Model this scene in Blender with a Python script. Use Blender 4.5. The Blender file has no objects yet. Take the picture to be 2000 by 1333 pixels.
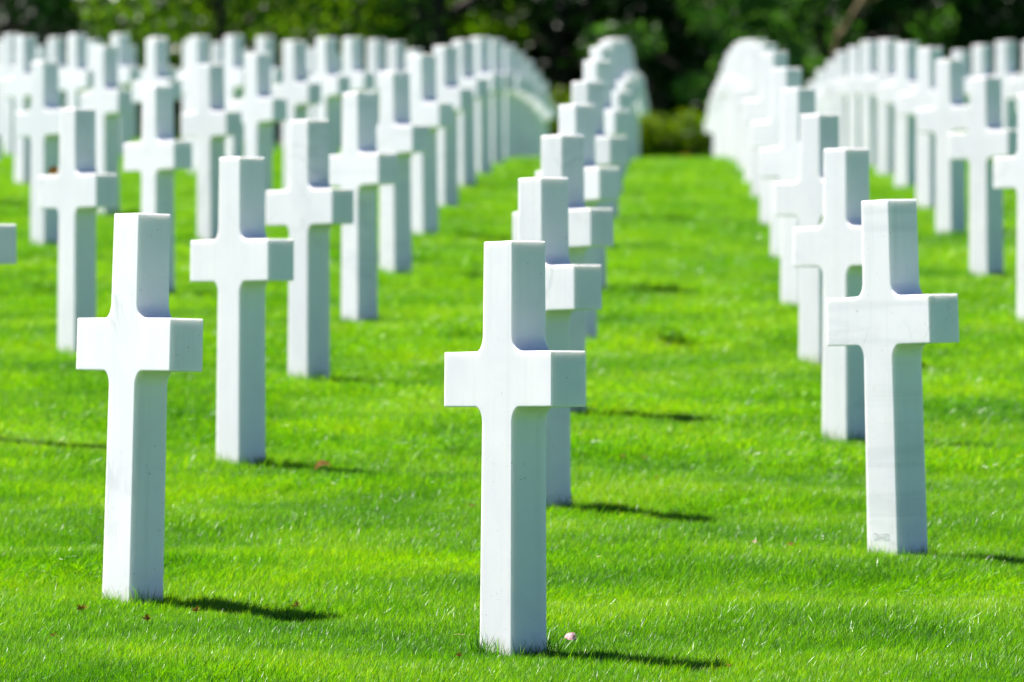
import bpy, bmesh, math, random
import numpy as np
from mathutils import Vector, Matrix, Euler, noise as mnoise

random.seed(7)
rng = np.random.default_rng(7)
scene = bpy.context.scene
COL = scene.collection

# ------------------------------------------------------------------ camera
FPX = 14500.0                       # focal length in pixels of the 2000 px wide photograph
CAM_Z = 1.906
SWARD = 0.029                       # mean height of the grass that hides the foot of things
cd = bpy.data.cameras.new("camera")
cd.sensor_width = 36.0
cd.lens = FPX / 2000.0 * 36.0
cd.clip_start = 0.5
cd.clip_end = 2000.0
cd.dof.use_dof = True
cd.dof.focus_distance = 18.9
cd.dof.aperture_fstop = 6.6
cam = bpy.data.objects.new("camera", cd)
cam.location = (0, 0, CAM_Z)
cam.rotation_euler = (math.radians(90.0 + 0.330), 0, 0)
COL.objects.link(cam)
scene.camera = cam

# ------------------------------------------------------------------ sky and sun
SUN_EL = math.radians(57.0)
SUN_PHI = math.radians(46.0)        # shadows run to the right and towards the camera
sun_dir = Vector((-math.cos(SUN_PHI) * math.cos(SUN_EL), math.sin(SUN_PHI) * math.cos(SUN_EL), math.sin(SUN_EL)))
world = bpy.data.worlds.new("World")
scene.world = world
world.use_nodes = True
wn = world.node_tree.nodes
wl = world.node_tree.links
wn.clear()
wo = wn.new("ShaderNodeOutputWorld")
wb = wn.new("ShaderNodeBackground")
sky = wn.new("ShaderNodeTexSky")
sky.sky_type = 'NISHITA'
sky.sun_disc = False
sky.sun_elevation = SUN_EL
sky.sun_rotation = math.atan2(sun_dir.x, sun_dir.y)
sky.air_density = 0.36
sky.dust_density = 0.0
sky.ozone_density = 6.0
wb.inputs["Strength"].default_value = 0.05
wl.new(sky.outputs[0], wb.inputs[0])
wl.new(wb.outputs[0], wo.inputs[0])

sl = bpy.data.lights.new("sun", 'SUN')
sl.energy = 5.0
sl.angle = math.radians(0.5)
sl.color = (1.0, 0.92, 0.89)
sun = bpy.data.objects.new("sun", sl)
sun.rotation_euler = sun_dir.to_track_quat('Z', 'Y').to_euler()
sun.location = sun_dir * 60
COL.objects.link(sun)

vs = scene.view_settings
vs.view_transform = 'Standard'
vs.look = 'None'
vs.gamma = 1.0
vs.use_curve_mapping = False
vs.exposure = 2.02
scene.cycles.use_denoising = True
scene.cycles.sample_clamp_indirect = 2.0
scene.cycles.max_bounces = 8
scene.cycles.transparent_max_bounces = 8

# ------------------------------------------------------------------ helpers
def tag(o, label=None, cat=None, group=None, kind=None):
    if label: o["label"] = label
    if cat: o["category"] = cat
    if group: o["group"] = group
    if kind: o["kind"] = kind
    return o

def link(name, mesh, mat=None, parent=None):
    o = bpy.data.objects.new(name, mesh)
    COL.objects.link(o)
    if mat is not None and mesh is not None and not mesh.materials:
        mesh.materials.append(mat)
    if parent is not None:
        o.parent = parent
    return o

def mesh_np(name, verts, faces):
    """verts (n,3), faces (m,k) arrays of one size."""
    me = bpy.data.meshes.new(name)
    verts = np.asarray(verts, np.float32); faces = np.asarray(faces, np.int32)
    m, k = faces.shape
    me.vertices.add(len(verts)); me.vertices.foreach_set("co", verts.ravel())
    me.loops.add(m * k); me.loops.foreach_set("vertex_index", faces.ravel())
    me.polygons.add(m); me.polygons.foreach_set("loop_start", np.arange(0, m * k, k, dtype=np.int32))
    me.update(calc_edges=True)
    return me

def sstep(a, b, x):
    t = np.clip((x - a) / (b - a), 0, 1)
    return t * t * (3 - 2 * t)

def ground_base(y, x=0.0):
    y = np.asarray(y, float)
    d = np.clip(y - 42.0, 0, None)
    drop = 0.00060 * np.minimum(d, 55.0) ** 2 + 2 * 0.00060 * 55.0 * np.clip(d - 55.0, 0, None) * 0.985
    drop = drop * (1.0 + 0.09 * np.clip(np.asarray(x, float), -3.2, 0.0) * (1 - 0.6 * sstep(85, 100, y)))
    z = 0.06345 * y - drop
    z = np.where(y < -20, 0.06345 * -20, z)
    return z

_w = [(rng.uniform(0.25, 0.9), rng.uniform(0.5, 1.9), rng.uniform(0, 6.28)) for _ in range(9)]
def ground_z(x, y):
    x = np.asarray(x, float); y = np.asarray(y, float)
    u = np.zeros_like(x + y)
    for i, (fx, fy, ph) in enumerate(_w):
        u = u + np.sin(fx * x * (1 if i % 2 else -1) + fy * 2.4 * y + ph + 1.3 * np.sin(0.7 * x + 0.5 * i)) / (1 + 0.35 * i)
    return ground_base(y, x) + 0.006 * u

def px_to_ground(px, py):
    """Ground point seen along the ray of a photograph pixel (plane part of the lawn)."""
    y = FPX * CAM_Z / (py + 170.0)
    for _ in range(6):
        zc = (750.0 - py) / FPX * y + CAM_Z
        err = zc - SWARD - float(ground_z((px - 1000.0) / FPX * y, y))
        y -= err / ((750.0 - py) / FPX - 0.06345)
    return (px - 1000.0) / FPX * y, y

# ------------------------------------------------------------------ materials
def new_mat(name):
    m = bpy.data.materials.new(name); m.use_nodes = True
    nt = m.node_tree; nt.nodes.clear()
    out = nt.nodes.new("ShaderNodeOutputMaterial")
    return m, nt, out

def N(nt, t, **kw):
    n = nt.nodes.new(t)
    for k, v in kw.items():
        if k in n.inputs: n.inputs[k].default_value = v
        else: setattr(n, k, v)
    return n

def ramp(nt, fac, stops):
    r = nt.nodes.new("ShaderNodeValToRGB")
    e = r.color_ramp.elements
    while len(e) < len(stops): e.new(0.5)
    for el, (p, c) in zip(e, stops):
        el.position = p; el.color = (*c, 1)
    nt.links.new(fac, r.inputs[0])
    return r

def mixrgb(nt, fac, a, b, mode='MIX'):
    m = nt.nodes.new("ShaderNodeMix"); m.data_type = 'RGBA'; m.blend_type = mode
    for sock, v in ((m.inputs[0], fac), (m.inputs[6], a), (m.inputs[7], b)):
        if hasattr(v, "node"): nt.links.new(v, sock)
        elif isinstance(v, (int, float)): sock.default_value = v
        else: sock.default_value = (*v, 1)
    return m.outputs[2]

def marble():
    m, nt, out = new_mat("white_marble")
    L = nt.links.new
    tc = N(nt, "ShaderNodeTexCoord"); oi = N(nt, "ShaderNodeObjectInfo")
    off = N(nt, "ShaderNodeVectorMath", operation='SCALE'); off.inputs[0].default_value = (37, 91, 53)
    L(oi.outputs["Random"], off.inputs["Scale"])
    add = N(nt, "ShaderNodeVectorMath", operation='ADD')
    L(tc.outputs["Object"], add.inputs[0]); L(off.outputs[0], add.inputs[1])
    rot = N(nt, "ShaderNodeMapping")
    rot.inputs["Rotation"].default_value = (0.5, 0.9, 0.3)
    L(add.outputs[0], rot.inputs[0])
    # broad clouding
    n1 = N(nt, "ShaderNodeTexNoise", Scale=3.0, Detail=6.0, Roughness=0.62, Distortion=0.6); L(rot.outputs[0], n1.inputs["Vector"])
    base = ramp(nt, n1.outputs["Fac"], [(0.30, (0.72, 0.71, 0.735)), (0.62, (0.79, 0.775, 0.79))])
    # thin veins: ridges of a distorted noise
    n2 = N(nt, "ShaderNodeTexNoise", Scale=1.7, Detail=5.0, Roughness=0.55, Distortion=1.1); L(rot.outputs[0], n2.inputs["Vector"])
    s = N(nt, "ShaderNodeMath", operation='SUBTRACT'); L(n2.outputs["Fac"], s.inputs[0]); s.inputs[1].default_value = 0.5
    a = N(nt, "ShaderNodeMath", operation='ABSOLUTE'); L(s.outputs[0], a.inputs[0])
    v = ramp(nt, a.outputs[0], [(0.0, (1, 1, 1)), (0.018, (0, 0, 0))])
    n3 = N(nt, "ShaderNodeTexNoise", Scale=2.3, Detail=2.0); L(add.outputs[0], n3.inputs["Vector"])
    vm = ramp(nt, n3.outputs["Fac"], [(0.50, (0, 0, 0)), (0.68, (1, 1, 1))])
    mul = N(nt, "ShaderNodeMath", operation='MULTIPLY'); L(v.outputs[0], mul.inputs[0]); L(vm.outputs[0], mul.inputs[1])
    mul2 = N(nt, "ShaderNodeMath", operation='MULTIPLY'); L(mul.outputs[0], mul2.inputs[0]); mul2.inputs[1].default_value = 0.42
    c1 = mixrgb(nt, mul2.outputs[0], base.outputs[0], (0.40, 0.43, 0.45))
    # a few small dark specks and rain streaks
    n4 = N(nt, "ShaderNodeTexNoise", Scale=105.0, Detail=1.0); L(add.outputs[0], n4.inputs["Vector"])
    sp = ramp(nt, n4.outputs["Fac"], [(0.75, (0, 0, 0)), (0.78, (1, 1, 1))])
    sp2 = N(nt, "ShaderNodeMath", operation='MULTIPLY'); L(sp.outputs[0], sp2.inputs[0]); sp2.inputs[1].default_value = 0.6
    c2 = mixrgb(nt, sp2.outputs[0], c1, (0.25, 0.27, 0.24))
    st = N(nt, "ShaderNodeMapping"); st.inputs["Scale"].default_value = (48, 48, 1.4); L(add.outputs[0], st.inputs[0])
    n5 = N(nt, "ShaderNodeTexNoise", Scale=1.0, Detail=3.0); L(st.outputs[0], n5.inputs["Vector"])
    sr = ramp(nt, n5.outputs["Fac"], [(0.52, (0, 0, 0)), (0.80, (1, 1, 1))])
    sr2 = N(nt, "ShaderNodeMath", operation='MULTIPLY'); L(sr.outputs[0], sr2.inputs[0]); sr2.inputs[1].default_value = 0.30
    c3 = mixrgb(nt, sr2.outputs[0], c2, (0.55, 0.58, 0.54))
    # bedding bands in some of the stones
    bmap = N(nt, "ShaderNodeMapping"); bmap.inputs["Rotation"].default_value = (0.12, -0.10, 0); bmap.inputs["Scale"].default_value = (1.2, 1.2, 26); L(add.outputs[0], bmap.inputs[0])
    nb_ = N(nt, "ShaderNodeTexNoise", Scale=1.0, Detail=3.0, Distortion=0.4); L(bmap.outputs[0], nb_.inputs["Vector"])
    br = ramp(nt, nb_.outputs["Fac"], [(0.50, (0, 0, 0)), (0.62, (1, 1, 1))])
    pick = N(nt, "ShaderNodeAttribute"); pick.attribute_type = 'OBJECT'; pick.attribute_name = "banding"
    bf = N(nt, "ShaderNodeMath", operation='MULTIPLY'); L(br.outputs[0], bf.inputs[0]); L(pick.outputs["Fac"], bf.inputs[1])
    c4 = mixrgb(nt, bf.outputs[0], c3, (0.46, 0.49, 0.50))
    # each block a shade of its own
    tone = N(nt, "ShaderNodeMath", operation='MULTIPLY_ADD'); L(oi.outputs["Random"], tone.inputs[0]); tone.inputs[1].default_value = 0.09; tone.inputs[2].default_value = 0.94
    tc4 = N(nt, "ShaderNodeCombineColor"); [L(tone.outputs[0], tc4.inputs[i]) for i in range(3)]
    c5 = mixrgb(nt, 1.0, c4, tc4.outputs[0], 'MULTIPLY')
    # soil splash and algae at the foot, with a ragged edge
    sx = N(nt, "ShaderNodeSeparateXYZ"); L(tc.outputs["Object"], sx.inputs[0])
    n7 = N(nt, "ShaderNodeTexNoise", Scale=22.0, Detail=4.0, Roughness=0.7); L(add.outputs[0], n7.inputs["Vector"])
    hz = N(nt, "ShaderNodeMath", operation='MULTIPLY_ADD'); L(n7.outputs["Fac"], hz.inputs[0]); hz.inputs[1].default_value = 0.13; hz.inputs[2].default_value = -0.035
    df = N(nt, "ShaderNodeMath", operation='SUBTRACT'); L(hz.outputs[0], df.inputs[0]); L(sx.outputs["Z"], df.inputs[1])
    fs_ = N(nt, "ShaderNodeMath", operation='MULTIPLY'); fs_.use_clamp = True; L(df.outputs[0], fs_.inputs[0]); fs_.inputs[1].default_value = 18.0
    fm = N(nt, "ShaderNodeMath", operation='MULTIPLY'); L(fs_.outputs[0], fm.inputs[0]); fm.inputs[1].default_value = 0.45
    c3 = mixrgb(nt, fm.outputs[0], c5, (0.42, 0.44, 0.33))
    b = N(nt, "ShaderNodeBsdfPrincipled")
    L(c3, b.inputs["Base Color"])
    b.inputs["Roughness"].default_value = 0.42
    b.inputs["Specular IOR Level"].default_value = 0.4
    b.inputs["Subsurface Weight"].default_value = 0.6
    b.inputs["Subsurface Radius"].default_value = (1.0, 0.95, 0.85)
    b.inputs["Subsurface Scale"].default_value = 0.021
    bm_ = N(nt, "ShaderNodeBump", Strength=0.08, Distance=0.002)
    n6 = N(nt, "ShaderNodeTexNoise", Scale=140.0, Detail=3.0); L(add.outputs[0], n6.inputs["Vector"])
    L(n6.outputs["Fac"], bm_.inputs["Height"]); L(bm_.outputs[0], b.inputs["Normal"])
    L(b.outputs[0], out.inputs[0])
    return m

def leafy(name, cols, trans=0.5, rough=0.4, spec=0.5, tcol=None, wscale=0.8, instancer=False, shiny=None, rw=0.6):
    """Leaf or blade material: colour varies per island / instance and by place; light passes through."""
    m, nt, out = new_mat(name)
    L = nt.links.new
    geo = N(nt, "ShaderNodeNewGeometry")
    rnd = geo.outputs["Random Per Island"]
    if instancer:
        oi = N(nt, "ShaderNodeObjectInfo")
        ad = N(nt, "ShaderNodeMath", operation='ADD'); L(rnd, ad.inputs[0]); L(oi.outputs["Random"], ad.inputs[1])
        fr = N(nt, "ShaderNodeMath", operation='FRACT'); L(ad.outputs[0], fr.inputs[0]); rnd = fr.outputs[0]
    nz = N(nt, "ShaderNodeTexNoise", Scale=wscale, Detail=3.0); L(geo.outputs["Position"], nz.inputs["Vector"])
    f = N(nt, "ShaderNodeMath", operation='MULTIPLY_ADD'); L(nz.outputs["Fac"], f.inputs[0]); f.inputs[1].default_value = 1.5; f.inputs[2].default_value = -0.25 - rw * 0.5
    f2 = N(nt, "ShaderNodeMath", operation='MULTIPLY_ADD'); L(rnd, f2.inputs[0]); f2.inputs[1].default_value = rw; L(f.outputs[0], f2.inputs[2])
    n = len(cols)
    r = ramp(nt, f2.outputs[0], [(i / (n - 1), c) for i, c in enumerate(cols)])
    b = N(nt, "ShaderNodeBsdfPrincipled")
    L(r.outputs[0], b.inputs["Base Color"])
    b.inputs["Roughness"].default_value = rough
    b.inputs["Specular IOR Level"].default_value = spec
    if shiny:                                   # a few waxy blades among matt ones
        fs = N(nt, "ShaderNodeMath", operation='MULTIPLY'); L(rnd, fs.inputs[0]); fs.inputs[1].default_value = 7.31
        fs2 = N(nt, "ShaderNodeMath", operation='FRACT'); L(fs.outputs[0], fs2.inputs[0])
        sr = ramp(nt, fs2.outputs[0], [(0.0, (shiny, shiny, shiny)), (0.30, (spec, spec, spec))])
        sr.color_ramp.interpolation = 'CONSTANT'
        L(sr.outputs[0], b.inputs["Specular IOR Level"])
    t = N(nt, "ShaderNodeBsdfTranslucent")
    tc_ = mixrgb(nt, 1.0, r.outputs[0], tcol or (1.25, 1.15, 0.45), 'MULTIPLY')
    L(tc_, t.inputs["Color"])
    mx = N(nt, "ShaderNodeMixShader"); mx.inputs[0].default_value = trans
    L(b.outputs[0], mx.inputs[1]); L(t.outputs[0], mx.inputs[2]); L(mx.outputs[0], out.inputs[0])
    return m

def plain(name, cols, scale, rough=0.8, bump=0.0, stretch=(1, 1, 1)):
    m, nt, out = new_mat(name)
    L = nt.links.new
    tc = N(nt, "ShaderNodeTexCoord")
    mp = N(nt, "ShaderNodeMapping"); mp.inputs["Scale"].default_value = stretch; L(tc.outputs["Object"], mp.inputs[0])
    nz = N(nt, "ShaderNodeTexNoise", Scale=scale, Detail=6.0, Roughness=0.6); L(mp.outputs[0], nz.inputs["Vector"])
    n = len(cols)
    r = ramp(nt, nz.outputs["Fac"], [(0.3 + 0.4 * i / (n - 1), c) for i, c in enumerate(cols)])
    b = N(nt, "ShaderNodeBsdfPrincipled"); L(r.outputs[0], b.inputs["Base Color"]); b.inputs["Roughness"].default_value = rough
    if bump:
        bp = N(nt, "ShaderNodeBump", Strength=0.6, Distance=bump); L(nz.outputs["Fac"], bp.inputs["Height"]); L(bp.outputs[0], b.inputs["Normal"])
    L(b.outputs[0], out.inputs[0])
    return m

M_marble = marble()
M_grass = leafy("lawn_grass", [(0.014, 0.078, 0.0002), (0.050, 0.190, 0.0003), (0.093, 0.272, 0.0004), (0.142, 0.322, 0.0005), (0.225, 0.355, 0.003)], trans=0.45, rough=0.42, spec=0.28, shiny=0.65, rw=0.95, tcol=(1.2, 1.25, 0.4), wscale=1.3, instancer=True)
M_soil = plain("turf_soil", [(0.012, 0.055, 0.0005), (0.030, 0.105, 0.001), (0.050, 0.150, 0.001)], 3.0, 0.9, 0.01)
M_bark = plain("bark", [(0.012, 0.008, 0.005), (0.030, 0.020, 0.011)], 9.0, 0.9, 0.03, (1, 1, 0.25))
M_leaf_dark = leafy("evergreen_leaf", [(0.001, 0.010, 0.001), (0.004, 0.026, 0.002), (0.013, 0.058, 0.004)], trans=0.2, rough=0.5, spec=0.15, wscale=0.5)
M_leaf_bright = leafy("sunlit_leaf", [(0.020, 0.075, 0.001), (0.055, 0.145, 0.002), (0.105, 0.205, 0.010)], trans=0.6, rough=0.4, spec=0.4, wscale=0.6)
M_leaf_grey = leafy("greyish_leaf", [(0.035, 0.115, 0.010), (0.075, 0.195, 0.026), (0.130, 0.250, 0.060)], trans=0.5, rough=0.45, spec=0.35, wscale=0.6, tcol=(1.0, 1.15, 0.6))
M_leaf_shrub = leafy("shrub_leaf", [(0.028, 0.078, 0.0003), (0.065, 0.140, 0.0005), (0.115, 0.165, 0.001)], trans=0.45, rough=0.55, spec=0.1, wscale=0.9)
M_leaf_rust = leafy("rusty_leaf", [(0.10, 0.05, 0.008), (0.16, 0.07, 0.010), (0.20, 0.10, 0.020)], trans=0.35, rough=0.6)
M_branch_yellow = plain("lichen_branch", [(0.05, 0.036, 0.005), (0.11, 0.08, 0.012)], 6.0, 0.9)
M_dry = leafy("dried_leaf", [(0.10, 0.058, 0.010), (0.17, 0.105, 0.022), (0.24, 0.155, 0.040)], trans=0.15, rough=0.85, spec=0.05, tcol=(1.0, 0.8, 0.4), wscale=60)
M_straw = plain("straw", [(0.45, 0.35, 0.18), (0.60, 0.50, 0.30)], 30.0, 0.6)
M_petal = leafy("pink_petal", [(0.55, 0.34, 0.36), (0.68, 0.50, 0.52), (0.76, 0.62, 0.62)], trans=0.4, rough=0.5, tcol=(1.1, 0.8, 0.85), wscale=60, spec=0.1)
M_carve = plain("engraving_shade", [(0.70, 0.70, 0.70), (0.74, 0.735, 0.74)], 80.0, 0.7)

# ------------------------------------------------------------------ ground: one sheet to the horizon
def axis(parts):
    a = [np.arange(s, e, st) for s, e, st in parts]
    return np.concatenate(a)
gx = axis([(-400, -40, 30), (-40, -10, 2.5), (-10, 10, 0.2), (10, 40, 2.5), (40, 401, 30)])
gy = axis([(-200, -20, 30), (-20, 14, 2), (14, 30, 0.15), (30, 96, 0.3), (96, 140, 2), (140, 601, 40)])
GX, GY = np.meshgrid(gx, gy)
GZ = ground_z(GX, GY)
nx, ny = len(gx), len(gy)
idx = np.arange(nx * ny).reshape(ny, nx)
gf = np.stack([idx[:-1, :-1], idx[:-1, 1:], idx[1:, 1:], idx[1:, :-1]], -1).reshape(-1, 4)
gm = mesh_np("lawn", np.stack([GX, GY, GZ], -1).reshape(-1, 3), gf)
for p in gm.polygons: p.use_smooth = True
ground = tag(link("lawn", gm, M_soil), kind="structure")

# ------------------------------------------------------------------ crosses
H = 1.04
def cross_mesh():
    wt, wb_ = 0.0810, 0.0905          # half widths of the upright: top, bottom
    za, zb, zt, z0 = 0.614, 0.757, H, -0.12
    R = 0.042; ax = 0.3080
    wz = lambda z: wt + (wb_ - wt) * (H - z) / H
    def fil(cx, cz, a0, a1, n=14):
        return [(cx + R * math.cos(a0 + (a1 - a0) * i / n), cz + R * math.sin(a0 + (a1 - a0) * i / n)) for i in range(n + 1)]
    right = [(wz(z0), z0)]
    right += fil(wz(za) + R, za - R, math.pi, math.pi / 2)
    right += [(ax, za + 0.0004), (ax - 0.001, zb - 0.0004)]
    right += fil(wz(zb) + R, zb + R, -math.pi / 2, -math.pi)
    right += [(wz(zt), zt)]
    prof = right + [(-x, z) for x, z in reversed(right)]
    bm = bmesh.new()
    ty = lambda z: 0.0485 + 0.0030 * (H - z) / H
    A = [bm.verts.new((x, -ty(z), z)) for x, z in prof]
    B = [bm.verts.new((x, ty(z), z)) for x, z in prof]
    bm.faces.new(A)
    bm.faces.new(list(reversed(B)))
    n = len(prof)
    for i in range(n):
        j = (i + 1) % n
        bm.faces.new((A[j], A[i], B[i], B[j]))
    bmesh.ops.recalc_face_normals(bm, faces=bm.faces)
    sharp = [e for e in bm.edges if len(e.link_faces) == 2 and e.calc_face_angle(0) > 0.6]
    bmesh.ops.bevel(bm, geom=sharp, offset=0.0032, segments=3, profile=0.5, affect='EDGES')
    me = bpy.data.meshes.new("marble_cross")
    bm.to_mesh(me); bm.free()
    return me
CROSS = cross_mesh()
CROSS.materials.append(M_marble)

# lattice of the graves, metres: depth = 18.92 + 4.58 r - 1.61 c, lateral = 1.043 c along the receding columns
K1, KR, KC = 1.25492, 0.303717, -0.106726
def lattice(c, r):
    inv = K1 + KR * r + KC * c
    s = 1e3 / inv
    y = FPX * H / s
    px = 1303.03 + (-0.3799 + 1.00279 * c) * s
    return px, y, s
# measured ones: (column,row): (x at the base, y at the base, x at the top, y at the top, extra turn in degrees)
MEAS = {(-1, 0): (259, 1172, 278, 418, -0.6), (-1, 1): (470, 903, 473, 308, -0.9), (-1, 2): (603, 739, 605, 235, -0.6), (-1, 3): (702, 629, 702, 181, 0.5),
        (-1, 4): (773, 535, 771, 141, 0.5), (-1, 5): (828, 462, 825, 107, 0), (0, 0): (1002, 1266, 1005, 472, 0.3), (0, 1): (1062, 986, 1061, 348, 0),
        (1, 1): (1753, 1084, 1736, 391, 0.4), (1, 2): (1653, 855, 1653, 291, 0), (1, 3): (1601, 709, 1601, 224, 0), (1, 4): (1560, 597, 1560, 173, 0),
        (-2, 2): (150, 690, 152, 213, 0), (-2, 3): (308, 575, 308, 168, 0.5), (-2, 4): (414, 474, 412, 128, 0), (2, 5): (1927, 540, 1925, 152, 0), (2, 6): (1857, 463, 1855, 117, 0)}
RMAX = {0: 14, -1: 14, 1: 16, 2: 16, 3: 15, 4: 16}
ORD = "first second third fourth fifth sixth seventh eighth ninth tenth eleventh twelfth thirteenth fourteenth fifteenth sixteenth seventeenth".split()
COLNAME = {0: "first column left of the aisle", 1: "first column right of the aisle"}
for k in range(1, 9): COLNAME[-k] = ORD[k] + " column left of the aisle"
for k in range(2, 6): COLNAME[k] = ORD[k - 1] + " column right of the aisle"
SPECIAL = {(0, 0): "sharpest white marble cross, standing alone nearest in the centre, pink petal at its foot",
           (-1, 0): "large white marble cross leaning slightly right, front one at left with faint diagonal veins",
           (1, 1): "white marble cross leaning slightly left, grey bands near its top and engraved number at foot",
           (-1, 1): "white marble cross with orange dried leaf lying in its shadow",
           (-2, 2): "white marble cross with a brown leaf resting on its left arm",
           (-2, 1): "white marble cross of which only the right arm shows at the left frame edge",
           (2, 4): "white marble cross cut by the right frame edge, only its left half showing"}
cross_at = {}
crosses = []
for c in range(-7, 5):
    order = 0
    for r in range(0, 17):
        px, y, s = lattice(c, r)
        if r > RMAX.get(c, 16): continue
        if c <= -2 and s < 186: continue
        if c == 4 and r < 14: continue
        if (c in (-1, 0) and r < 0) or (c == 1 and r < 1): continue
        if px < -115 or px > 2000 + 0.13 * s + 2: continue
        if c == -2 and r < 1: continue
        if c == 2 and r < 4: continue
        turn = random.gauss(0, 0.9); lean = random.gauss(0, 0.0035); pitch = random.gauss(0, 0.005); hs = 1 + random.gauss(0, 0.006)
        if (c, r) in MEAS:
            xb, yb, xt, yt, turn = MEAS[(c, r)]
            x, y = px_to_ground(xb, yb - 4)
            lean = (xt - xb) / (yb - yt) + 0.0
            z = float(ground_z(x, y))
            top = CAM_Z + (750.0 - yt) / FPX * y - SWARD
            hs = min(1.035, max(0.965, (top - z) / H))
        else:
            if (c, r) == (-2, 1): px -= 14
            x = (px - 1000.0) / FPX * y
            z = float(ground_z(x, y))
        o = link("marble_cross", CROSS)
        rot = Matrix.Rotation(lean, 4, 'Y') @ Matrix.Rotation(pitch, 4, 'X') @ Matrix.Rotation(math.radians(-63.0 - turn), 4, 'Z')
        o.matrix_world = Matrix.Translation((x, y, z + SWARD)) @ rot @ Matrix.Diagonal((1, 1, hs, 1))
        lab = SPECIAL.get((c, r)) or "white marble cross, %s from the front in the %s" % (ORD[order], COLNAME[c])
        tag(o, lab, "grave cross", "white marble crosses on the lawn")
        o["banding"] = 0.20 if (c, r) == (1, 1) else max(0.0, random.gauss(0.0, 0.12)) if (c, r) not in ((0, 0), (-1, 0)) else 0.0
        order += 1
        cross_at[(c, r)] = o
        crosses.append(o)

# engraved number at the foot of the right front cross (a part of it)
fc = bpy.data.curves.new("engraved_number", 'FONT')
fc.body = "524423"; fc.size = 0.030; fc.align_x = 'CENTER'; fc.extrude = 0.0003; fc.space_character = 1.05
tmp = bpy.data.objects.new("tmp_text", fc)
COL.objects.link(tmp)
dg = bpy.context.evaluated_depsgraph_get()
tme = bpy.data.meshes.new_from_object(tmp.evaluated_get(dg))
bpy.data.objects.remove(tmp)
en = link("engraved_number", tme, M_carve, cross_at[(1, 1)])
tme.materials.clear(); tme.materials.append(M_carve)
en.rotation_euler = (math.radians(90), 0, 0)
en.location = (-0.004, -0.05155, 0.040)

# ------------------------------------------------------------------ grass: instanced tufts, nobody could count it
def tuft(name, seed, nb, rad, hmin, hmax, width, lean, segs=3):
    g = np.random.default_rng(seed)
    V, F = [], []
    for _ in range(nb):
        a = g.uniform(0, 2 * math.pi); rr = rad * math.sqrt(g.uniform())
        bx, by = rr * math.cos(a), rr * math.sin(a)
        h = g.uniform(hmin, hmax); w = width * g.uniform(0.6, 1.15)
        d = g.normal(0.35, 1.1); ln = h * abs(g.normal(lean, 0.3))
        dx, dy = math.cos(d), math.sin(d)
        f = g.uniform(0, 2 * math.pi); wx, wy = math.cos(f) * w / 2, math.sin(f) * w / 2
        st = len(V)
        for i in range(segs):
            t = i / segs
            k = 1 - 0.55 * t
            cx, cy, cz = bx + dx * ln * t ** 1.7, by + dy * ln * t ** 1.7, h * (t - 0.22 * lean * t * t) - 0.004
            V += [(cx - wx * k, cy - wy * k, cz), (cx + wx * k, cy + wy * k, cz)]
        V.append((bx + dx * ln, by + dy * ln, h * (1 - 0.22 * lean)))
        for i in range(segs - 1):
            q = st + 2 * i
            F += [(q, q + 1, q + 3), (q, q + 3, q + 2)]
        q = st + 2 * (segs - 1)
        F.append((q, q + 1, q + 2))
    me = mesh_np(name, V, F)
    me.materials.append(M_grass)
    return me

def tuft_collection(name, n, **kw):
    c = bpy.data.collections.new(name)
    for i in range(n):
        o = bpy.data.objects.new("grass_tuft", tuft("grass_tuft", 100 + i + 17 * len(name), **kw))
        c.objects.link(o)
    return c
T_near = tuft_collection("near_tufts", 8, nb=54, rad=0.032, hmin=0.016, hmax=0.037, width=0.0019, lean=0.5)
T_far = tuft_collection("far_tufts", 6, nb=64, rad=0.07, hmin=0.016, hmax=0.036, width=0.0030, lean=0.5, segs=2)
T_long = tuft_collection("long_tufts", 5, nb=9, rad=0.022, hmin=0.035, hmax=0.085, width=0.0030, lean=0.35)

def scatter_group(coll, seed, smin, smax, rot):
    ng = bpy.data.node_groups.new("grass_scatter", 'GeometryNodeTree')
    ng.interface.new_socket(name="Geometry", in_out='INPUT', socket_type='NodeSocketGeometry')
    ng.interface.new_socket(name="Geometry", in_out='OUTPUT', socket_type='NodeSocketGeometry')
    nd, lk = ng.nodes, ng.links
    gi = nd.new("NodeGroupInput"); go = nd.new("NodeGroupOutput")
    ci = nd.new("GeometryNodeCollectionInfo"); ci.inputs["Collection"].default_value = coll
    ci.inputs["Separate Children"].default_value = True; ci.inputs["Reset Children"].default_value = True
    ip = nd.new("GeometryNodeInstanceOnPoints"); ip.inputs["Pick Instance"].default_value = True
    rv = nd.new("GeometryNodeInputNamedAttribute"); rv.data_type = 'FLOAT_VECTOR'; rv.inputs["Name"].default_value = "turn"
    rs = nd.new("FunctionNodeRandomValue"); rs.data_type = 'FLOAT'
    rs.inputs[2].default_value = smin; rs.inputs[3].default_value = smax; rs.inputs["Seed"].default_value = seed + 1
    att = nd.new("GeometryNodeInputNamedAttribute"); att.data_type = 'FLOAT'; att.inputs["Name"].default_value = "tall"
    mu = nd.new("ShaderNodeMath"); mu.operation = 'MULTIPLY'
    mp = nd.new("GeometryNodeMeshToPoints")
    lk.new(gi.outputs[0], mp.inputs["Mesh"]); lk.new(mp.outputs["Points"], ip.inputs["Points"])
    lk.new(ci.outputs[0], ip.inputs["Instance"]); lk.new(rv.outputs[0], ip.inputs["Rotation"])
    lk.new(rs.outputs[1], mu.inputs[0]); lk.new(att.outputs[0], mu.inputs[1]); lk.new(mu.outputs[0], ip.inputs["Scale"])
    lk.new(ip.outputs[0], go.inputs[0])
    return ng

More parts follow.
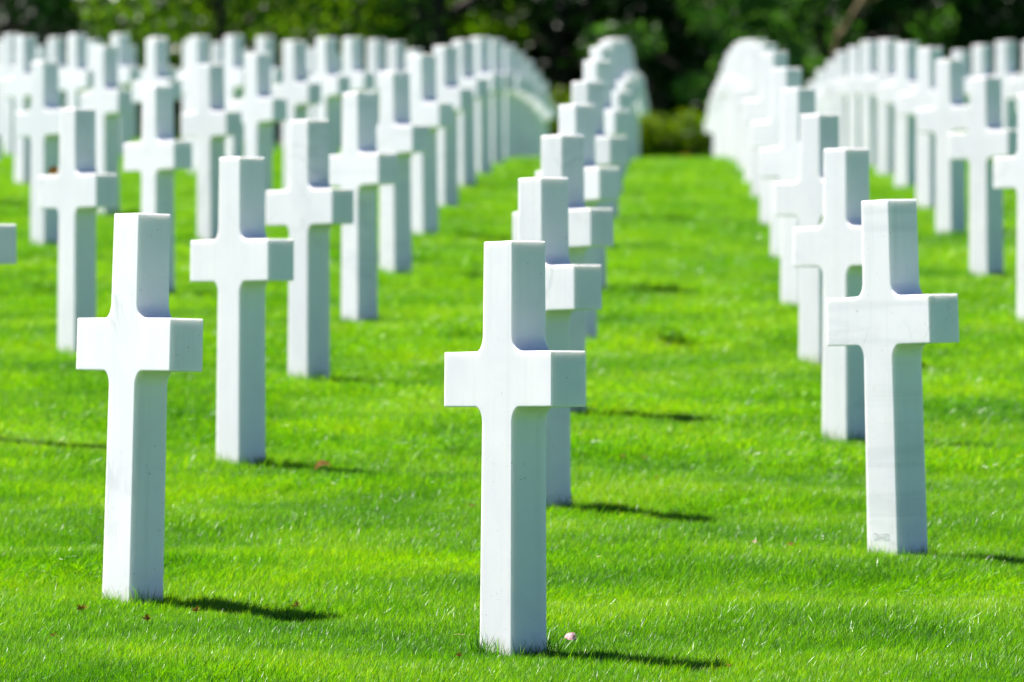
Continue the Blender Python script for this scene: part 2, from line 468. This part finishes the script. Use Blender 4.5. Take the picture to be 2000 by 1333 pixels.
def layover(x, y):
    v = np.sin(2.2 * y + 0.6 * x + 1.4 * np.sin(0.8 * x + 0.5 * y)) + 0.8 * np.sin(-4.3 * y + 1.7 * x + 0.6) + 0.6 * np.sin(7.1 * y + 3.9 * x) + 0.5 * np.sin(6.3 * x - 5.2 * y + 1.0)
    return 0.45 * v + rng.normal(0, 0.25, len(x))

def scatter(name, pts, tall, coll, seed, smin, smax, rot):
    me = bpy.data.meshes.new(name)
    me.vertices.add(len(pts)); me.vertices.foreach_set("co", np.asarray(pts, np.float32).ravel())
    at = me.attributes.new("tall", 'FLOAT', 'POINT'); at.data.foreach_set("value", np.asarray(tall, np.float32))
    n = len(pts); x, y = np.asarray(pts)[:, 0], np.asarray(pts)[:, 1]
    lay = np.clip(layover(x, y), 0, 1.2)                 # some streaks of the sward lie over, others stand
    tr = np.stack([rng.normal(0, 0.10, n) + 1.0 * lay * (rot < 2), rng.normal(0, 0.10, n) + 0.12 * lay * (rot < 2), rng.uniform(-rot, rot, n)], -1)
    ta = me.attributes.new("turn", 'FLOAT_VECTOR', 'POINT'); ta.data.foreach_set("vector", tr.astype(np.float32).ravel())
    o = link(name, me); md = o.modifiers.new("scatter", 'NODES'); md.node_group = scatter_group(coll, seed, smin, smax, rot)
    return tag(o, kind="stuff")

def strip_points(y0, y1, dens, margin):
    """Random points on the lawn between two depths, as wide as the view plus a margin."""
    P = []
    for a in np.arange(y0, y1, 1.0):
        b = min(a + 1.0, y1); hw = b * 0.0705 + margin
        n = int((b - a) * 2 * hw * dens(0.5 * (a + b)))
        P.append(np.stack([rng.uniform(-hw, hw, n), rng.uniform(a, b, n)], -1))
    return np.concatenate(P)

def patchiness(x, y):
    """Height of the sward: clumps and mowing streaks."""
    v = np.sin(1.1 * x + 2.9 * y + 1.5 * np.sin(0.9 * x)) + 0.7 * np.sin(-2.3 * x + 5.1 * y + 2.0) + 0.5 * np.sin(5.7 * x + 3.3 * y) + 0.4 * np.sin(9.1 * x - 11.0 * y)
    return 1.0 + 0.13 * v

p = strip_points(16.6, 25.0, lambda d: 1900 if d < 21.5 else 1500, 0.9)
z = ground_z(p[:, 0], p[:, 1])
scatter("grass", np.c_[p, z], patchiness(p[:, 0], p[:, 1]), T_near, 3, 0.75, 1.25, 0.7)
p = strip_points(25.0, 78.0, lambda d: 640 * (27.0 / d) ** 0.9, 1.6)
z = ground_z(p[:, 0], p[:, 1])
scatter("grass", np.c_[p, z], patchiness(p[:, 0], p[:, 1]) * np.clip(0.9 + 0.004 * (p[:, 1] - 25), 0.9, 1.1), T_far, 5, 0.8, 1.3, 0.9)
# untrimmed blades round the foot of each nearer cross, plus odd long blades in the lawn
LP = []
for o in crosses:
    x, y, _ = o.location
    if y > 45: continue
    a = math.radians(62.0)
    ux, uy = Vector((math.cos(a), -math.sin(a))), Vector((math.sin(a), math.cos(a)))
    for k in range(46):
        side = k % 4
        t = random.uniform(-1, 1)
        d = abs(random.gauss(0.014, 0.012))
        if side == 0: q = ux * (0.088 * t) - uy * (0.054 + d)
        elif side == 1: q = ux * (0.089 + d) + uy * (0.053 * t)
        elif side == 2: q = ux * (0.088 * t) + uy * (0.054 + d)
        else: q = -ux * (0.089 + d) + uy * (0.053 * t)
        LP.append((x + q.x, y + q.y))
LP = np.array(LP)
odd = strip_points(16.8, 24.0, lambda d: 9, 0.5)
LP = np.concatenate([LP, odd])
scatter("grass", np.c_[LP, ground_z(LP[:, 0], LP[:, 1])], np.r_[np.ones(len(LP) - len(odd)), np.full(len(odd), 0.62)], T_long, 9, 0.55, 1.05, 3.14)

# ------------------------------------------------------------------ trees and shrubs behind the graves
def leaf_cloud(clumps, per, size, seed, droop=0.25):
    """Many small folded leaves spread through overlapping clumps (x, y, z, radius)."""
    g = np.random.default_rng(seed)
    C = np.asarray(clumps, float)
    wgt = C[:, 3] ** 2; wgt /= wgt.sum()
    n = int(per)
    ci = g.choice(len(C), n, p=wgt)
    d = g.normal(size=(n, 3)); d /= np.linalg.norm(d, axis=1)[:, None]
    rr = g.uniform(0, 1, n) ** 0.45
    P = C[ci, :3] + d * (C[ci, 3] * rr)[:, None] * np.array([1, 1, 0.72])
    u = g.normal(size=(n, 3)); u[:, 2] -= droop; u /= np.linalg.norm(u, axis=1)[:, None]
    w = np.cross(u, g.normal(size=(n, 3))); w /= np.linalg.norm(w, axis=1)[:, None]
    s = size * g.uniform(0.6, 1.3, n)[:, None]
    nrm = np.cross(u, w)
    a = P - u * s * 0.5; b = P + w * s * 0.28 + nrm * s * 0.08; c = P + u * s * 0.5; e = P - w * s * 0.28 + nrm * s * 0.08
    V = np.stack([a, b, c, e], 1).reshape(-1, 3)
    i = np.arange(n) * 4
    F = np.concatenate([np.stack([i, i + 1, i + 2], -1), np.stack([i, i + 2, i + 3], -1)])
    return mesh_np("leaves", V, F)

def tube(bm, pts, radii, sides=8):
    rings = []
    for i, (p, r) in enumerate(zip(pts, radii)):
        p = Vector(p)
        t = (Vector(pts[min(i + 1, len(pts) - 1)]) - Vector(pts[max(i - 1, 0)])).normalized()
        a = t.orthogonal().normalized() if abs(t.z) < 0.9 else Vector((1, 0, 0))
        a = (a - t * a.dot(t)).normalized(); b = t.cross(a)
        rings.append([bm.verts.new(p + (a * math.cos(2 * math.pi * k / sides) + b * math.sin(2 * math.pi * k / sides)) * r) for k in range(sides)])
    for q, s in zip(rings, rings[1:]):
        for k in range(sides):
            bm.faces.new((q[k], q[(k + 1) % sides], s[(k + 1) % sides], s[k]))
    bm.faces.new(rings[-1]); bm.faces.new(list(reversed(rings[0])))

def tree(label, x, y, height, rad, crown0, trunk_r, mat, nleaf, size, seed, lean=0.0, nclump=26):
    rd = random.Random(seed)
    gz = float(ground_base(y, x)) - 0.05
    root = bpy.data.objects.new("broadleaf_tree", None); COL.objects.link(root)
    root.location = (x, y, gz)
    tag(root, label, "tree", "trees behind the graves")
    bm = bmesh.new()
    n = 7; pts = []; rs = []
    for i in range(n):
        t = i / (n - 1)
        pts.append((lean * t * height * 0.6 + rd.uniform(-.08, .08) * (t > 0), rd.uniform(-.08, .08) * (t > 0), t * height * 0.8))
        rs.append(trunk_r * (1.25 if i == 0 else 1) * (1 - 0.8 * t))
    tube(bm, pts, rs, 10)
    clumps = []
    for k in range(nclump):
        zc = crown0 + (height - crown0) * rd.random() ** 0.85
        tz = (zc - crown0) / (height - crown0)
        ext = rad * (0.55 + 0.45 * math.sin(math.pi * min(1, 0.25 + 0.75 * tz))) * (1 if tz < 0.7 else (1 - tz) / 0.3 * 0.7 + 0.3)
        a = rd.uniform(0, 2 * math.pi); d = ext * rd.uniform(0.35, 1.0)
        cx, cy = math.cos(a) * d + lean * zc * 0.6, math.sin(a) * d
        cr = rad * rd.uniform(0.20, 0.36)
        clumps.append((cx, cy, zc, cr))
        if k % 2 == 0:
            h0 = max(crown0 * 0.75, zc - d * 0.45) ; h0 = min(h0, height * 0.72)
            f = h0 / (height * 0.8)
            tube(bm, [(lean * f * height * 0.6, 0, h0), (cx * 0.5, cy * 0.5, (h0 + zc) / 2 + 0.15), (cx, cy, zc)], [trunk_r * 0.42 * (1 - f * .6), trunk_r * 0.25, 0.015], 6)
    me = bpy.data.meshes.new("trunk"); bm.to_mesh(me); bm.free()
    for pl in me.polygons: pl.use_smooth = True
    link("trunk", me, M_bark, root)
    link("crown", leaf_cloud(clumps, nleaf, size, seed), mat, root)
    return root

def at_px(px, y): return (px - 1000.0) / FPX * y
TREES = [
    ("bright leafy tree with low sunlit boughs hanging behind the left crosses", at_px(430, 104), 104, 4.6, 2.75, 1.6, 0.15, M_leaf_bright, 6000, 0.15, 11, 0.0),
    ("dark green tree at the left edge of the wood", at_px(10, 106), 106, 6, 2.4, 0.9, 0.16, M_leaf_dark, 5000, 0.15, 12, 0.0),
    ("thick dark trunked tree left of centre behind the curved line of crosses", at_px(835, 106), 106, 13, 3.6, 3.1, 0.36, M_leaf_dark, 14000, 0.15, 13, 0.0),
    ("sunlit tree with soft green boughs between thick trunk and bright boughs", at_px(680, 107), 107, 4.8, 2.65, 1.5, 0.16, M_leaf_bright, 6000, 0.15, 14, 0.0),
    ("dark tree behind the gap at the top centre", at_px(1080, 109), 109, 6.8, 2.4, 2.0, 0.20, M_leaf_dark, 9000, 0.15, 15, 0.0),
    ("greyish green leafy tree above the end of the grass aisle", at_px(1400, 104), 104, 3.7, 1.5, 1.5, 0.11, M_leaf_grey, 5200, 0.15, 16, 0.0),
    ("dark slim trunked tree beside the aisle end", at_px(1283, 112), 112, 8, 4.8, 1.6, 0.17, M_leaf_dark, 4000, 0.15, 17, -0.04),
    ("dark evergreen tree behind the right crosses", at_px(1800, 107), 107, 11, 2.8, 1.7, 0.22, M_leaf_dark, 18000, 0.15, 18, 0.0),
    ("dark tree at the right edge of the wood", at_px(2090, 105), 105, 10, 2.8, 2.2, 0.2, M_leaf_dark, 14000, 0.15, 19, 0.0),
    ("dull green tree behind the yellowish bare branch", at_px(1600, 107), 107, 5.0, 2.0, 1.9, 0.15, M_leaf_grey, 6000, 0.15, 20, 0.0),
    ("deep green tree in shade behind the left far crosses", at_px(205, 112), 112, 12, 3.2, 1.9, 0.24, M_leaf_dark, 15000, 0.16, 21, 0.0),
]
for t in TREES: tree(*t)

# a pale yellowish dead branch leaning among the right trees
bm = bmesh.new()
yb = 103.0
def w_at(px, py, y): return Vector(((px - 1000) / FPX * y, y, CAM_Z + (750.0 - py) / FPX * y))
b0, b1 = w_at(1640, 70, yb), w_at(1712, -60, yb + 0.6)
base = Vector((b0.x - 0.35, yb - 0.2, float(ground_base(yb)) - 0.1))
tube(bm, [base - b0, Vector((-0.12, -0.08, -1.0)), Vector((0, 0, 0)), (b1 - b0) * 0.5 + Vector((0.03, 0, -0.04)), b1 - b0], [0.08, 0.08, 0.07, 0.06, 0.04], 8)
tube(bm, [(b1 - b0) * 0.45, (b1 - b0) * 0.45 + Vector((0.3, 0.1, 0.12)), (b1 - b0) * 0.45 + Vector((0.5, 0.1, 0.35))], [0.05, 0.035, 0.02], 6)
me = bpy.data.meshes.new("dead_branch"); bm.to_mesh(me); bm.free()
o = link("dead_branch", me, M_branch_yellow); o.location = b0
tag(o, "yellowish bare leaning branch among dark trees behind the right crosses", "branch")

# low shrubs along the far end of the lawn
def shrub(label, x, y, w, h, mat, n, seed, size=0.085):
    rd = random.Random(seed)
    gz = float(ground_base(y, x))
    root = bpy.data.objects.new("low_shrub", None); COL.objects.link(root); root.location = (x, y, gz)
    tag(root, label, "shrub", "shrubs at the far end of the lawn")
    cl = []; bm = bmesh.new()
    for k in range(16):
        cx, cy = (k / 15 - 0.5) * w + rd.uniform(-.1, .1), rd.uniform(-0.35, 0.35)
        cz = rd.uniform(0.35, 1.0) * h * (1 - 0.2 * (2 * abs(cx) / w) ** 2)
        cl.append((cx, cy, cz * 0.8, rd.uniform(0.22, 0.36) * h))
        tube(bm, [(cx * 0.25, cy * 0.25, -0.05), (cx * 0.6, cy * 0.6, cz * 0.4), (cx, cy, cz * 0.8)], [0.02, 0.014, 0.006], 5)
    me = bpy.data.meshes.new("stems"); bm.to_mesh(me); bm.free()
    link("stems", me, M_bark, root)
    link("foliage", leaf_cloud(cl, n, size, seed, 0.0), mat, root)
    return root
shrub("rust brown patch of low shrub at the end of the grass aisle", at_px(1318, 95.2), 95.2, 0.30, 0.55, M_leaf_rust, 700, 31, 0.07)
SH = [(1270, 97.0, 1.7, 1.16, "yellowish green shrub at the left side of the aisle end"),
      (1366, 97.4, 1.5, 1.30, "yellowish green shrub at the right side of the aisle end"),
      (1105, 97.5, 1.4, 1.6, "green shrub showing between the two column ends left of the aisle"),
      (1190, 98.2, 1.2, 1.3, "low shrub mostly hidden behind the column left of the aisle"),
      (1470, 98.0, 1.5, 1.2, "low shrub hidden behind the white column right of the aisle"),
      (1560, 97.5, 1.3, 1.0, "dull low shrub in the gap between the right columns"),
      (965, 99.0, 1.6, 1.2, "low shrub behind the curved second column left of the aisle"),
      (330, 99.0, 2.0, 1.0, "dim low shrub showing between the left crosses")]
for i, (px, y, w, h, lab) in enumerate(SH):
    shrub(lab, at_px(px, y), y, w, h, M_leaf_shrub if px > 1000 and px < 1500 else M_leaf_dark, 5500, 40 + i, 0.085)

# the dense wood behind, one mass
g = np.random.default_rng(77)
cl = []
for k in range(1300):
    x = g.uniform(-22, 22); y = g.uniform(116, 134); zz = 0.2 + 12.5 * g.uniform(0, 1) ** 1.25
    cl.append((x, y, float(ground_base(y, x)) + zz, g.uniform(0.9, 1.7)))
for k in range(450):
    x = g.uniform(-22, 22); y = g.uniform(117, 134)
    cl.append((x, y, float(ground_base(y)) + g.uniform(1.0, 8.0), g.uniform(0.9, 1.5)))
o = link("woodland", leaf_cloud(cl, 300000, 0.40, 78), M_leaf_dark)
tag(o, kind="stuff")

# ------------------------------------------------------------------ small things on the grass
def curl_mesh(name, seed, length, width, curl, lobes=0):
    """A thin curled leaf: a strip bent over itself with uneven edges and a little thickness."""
    rd = random.Random(seed)
    bm = bmesh.new(); nu, nv = 8, 5
    rows = []
    for i in range(nu + 1):
        t = i / nu; ang = (t - 0.5) * curl
        w = width * (0.25 + 0.75 * math.sin(math.pi * min(0.97, 0.08 + t * 0.9))) * (1 + (0.25 * math.sin(t * 14) if lobes else 0)) * rd.uniform(0.88, 1.1)
        R_ = length / max(curl, 0.2)
        row = []
        for j in range(nv):
            v = j / (nv - 1) - 0.5
            row.append(bm.verts.new((R_ * math.sin(ang), v * w, R_ * (math.cos(ang) - 1) + 0.25 * w * v * v + rd.uniform(-.06, .06) * width)))
        rows.append(row)
    for a, b in zip(rows, rows[1:]):
        for j in range(nv - 1):
            bm.faces.new((a[j], a[j + 1], b[j + 1], b[j]))
    bmesh.ops.solidify(bm, geom=bm.faces[:], thickness=0.0008)
    zmin = min(v.co.z for v in bm.verts)
    for v in bm.verts: v.co.z -= zmin
    me = bpy.data.meshes.new(name); bm.to_mesh(me); bm.free()
    for p_ in me.polygons: p_.use_smooth = True
    return me

def litter(name, label, cat, px, py, mesh, mat, lift=0.018, rot=(0, 0, 0), group=None):
    x, y = px_to_ground(px, py)
    o = link(name, mesh, mat)
    o.location = (x, y, float(ground_z(x, y)) + lift); o.rotation_euler = rot
    tag(o, label, cat, group)
    return o
G_ = "dry leaves and buds scattered on the lawn"
litter("dried_leaf", "curled orange dried leaf lying in the shadow of the second left cross", "leaf", 632, 922, curl_mesh("dried_leaf", 1, 0.085, 0.045, 2.9), M_dry, 0.034, (0.35, 0.05, 0.2), G_)
litter("dried_leaf", "small tan leaf scrap left of the curled orange leaf in the same shadow", "leaf", 596, 934, curl_mesh("dried_leaf", 2, 0.022, 0.014, 1.0), M_dry, 0.022, (0.4, 0.5, 0.9), G_)
def bud_mesh(seed, r=0.011, n=9):
    """A dried clover-like head: a ring of small pointed bracts round a core on a short stalk."""
    rd = random.Random(seed); bm = bmesh.new()
    tube(bm, [(0, 0, -0.025), (0.001, 0, -0.01), (0, 0, 0.002)], [0.0012, 0.0013, 0.0016], 5)
    bmesh.ops.create_icosphere(bm, subdivisions=1, radius=r * 0.5)
    for k in range(n * 2):
        a = 2 * math.pi * k / n + rd.uniform(-.3, .3); el = rd.uniform(-0.2, 1.3)
        d = Vector((math.cos(a) * math.cos(el), math.sin(a) * math.cos(el), math.sin(el)))
        s = d.orthogonal().normalized() * r * 0.28; L_ = r * rd.uniform(0.9, 1.4)
        q = [bm.verts.new(d * r * 0.2 - s), bm.verts.new(d * r * 0.2 + s), bm.verts.new(d * L_ + s * 0.6 + Vector((0, 0, -0.001))), bm.verts.new(d * L_ * 1.15)]
        bm.faces.new((q[0], q[1], q[2])); bm.faces.new((q[0], q[2], q[3]))
    me = bpy.data.meshes.new("dried_bud"); bm.to_mesh(me); bm.free(); return me
BUDS = [(160, 1188, 1.25, "brown dried clover head standing left of the front left cross"),
        (288, 1207, 0.95, "small brown dried clover head just before the front left cross"),
        (383, 1190, 0.85, "tiny brown dried clover head below the near end of the left front shadow"),
        (578, 1182, 1.1, "brown dried clover head above the tip of the left front shadow"),
        (897, 1278, 0.7, "tiny dark dried clover head left of the centre front cross"),
        (106, 1240, 0.8, "faint brown dried clover head in the lower left lawn corner")]
for i, (px, py, s, lab) in enumerate(BUDS):
    o = litter("dried_bud", lab, "flower head", px, py, bud_mesh(50 + i), M_dry, 0.026, (random.uniform(-.3, .3), random.uniform(-.3, .3), 0), "dried clover heads in the lawn")
    o.scale = (s, s, s)
LEAVES = [(842, 866, 0.020, 0.018, "tan leaf in the lawn just left below the centre front cross's left arm"),
          (922, 987, 0.022, 0.016, "tan leaf just left of the upright of the centre front cross"),
          (1215, 890, 0.014, 0.012, "smaller of two tan leaves right of the centre cross"),
          (1258, 893, 0.024, 0.016, "larger of two tan leaves right of the centre cross"),
          (1284, 932, 0.012, 0.018, "small brown upright leaf below the two tan leaves"),
          (1420, 432, 0.030, 0.026, "tan leaf far off in the middle of the grass aisle"),
          (1803, 712, 0.026, 0.018, "reddish leaf in the grass behind the right front cross"),
          (1420, 1300, 0.014, 0.012, "tan leaf scrap beyond the tip of the centre shadow"),
          (1545, 1062, 0.014, 0.012, "faint tan leaf scrap in the lawn left of the right front cross")]
for i, (px, py, L_, W_, lab) in enumerate(LEAVES):
    litter("dried_leaf", lab, "leaf", px, py, curl_mesh("dried_leaf", 70 + i, L_ * 1.45, W_ * 1.45, 0.9, 1), M_dry, 0.026, (random.uniform(-.5, .5), random.uniform(-.3, .3), random.uniform(0, 3)), G_)
litter("fallen_petal", "folded pink white petal beside the foot of the centre front cross", "petal", 1114, 1252, curl_mesh("fallen_petal", 5, 0.034, 0.030, 1.6), M_petal, 0.036, (0.7, 0.35, -0.3), "pink petals on the lawn")
litter("fallen_petal", "pink petal lying in the open lawn left of the right front cross", "petal", 1473, 1058, curl_mesh("fallen_petal", 6, 0.020, 0.014, 1.2), M_petal, 0.026, (-0.3, 0.1, 0.1), "pink petals on the lawn")
litter("straw", "pale straw stalk lying left of the foot of the centre front cross", "straw", 897, 1240, curl_mesh("straw", 8, 0.034, 0.0045, 0.5), M_straw, 0.028, (0.1, 0.05, 0.05))
litter("grass_clipping", "whitish grass clipping in the lawn right of the centre front cross", "grass clipping", 1170, 1087, curl_mesh("grass_clipping", 9, 0.016, 0.006, 0.6), M_straw, 0.028, (0.2, -0.2, 0.5))
# brown leaf on the left arm of a left cross
lc = cross_at[(-2, 2)]
o = link("dried_leaf", curl_mesh("dried_leaf", 12, 0.055, 0.045, 1.9, 1), M_dry)
o.matrix_world = lc.matrix_world @ Matrix.Translation((-0.225, -0.012, 0.772)) @ Matrix.Rotation(1.1, 4, 'Z') @ Matrix.Rotation(1.15, 4, 'X')
tag(o, "brown withered leaf resting on the left arm of a white cross at left", "leaf", G_)
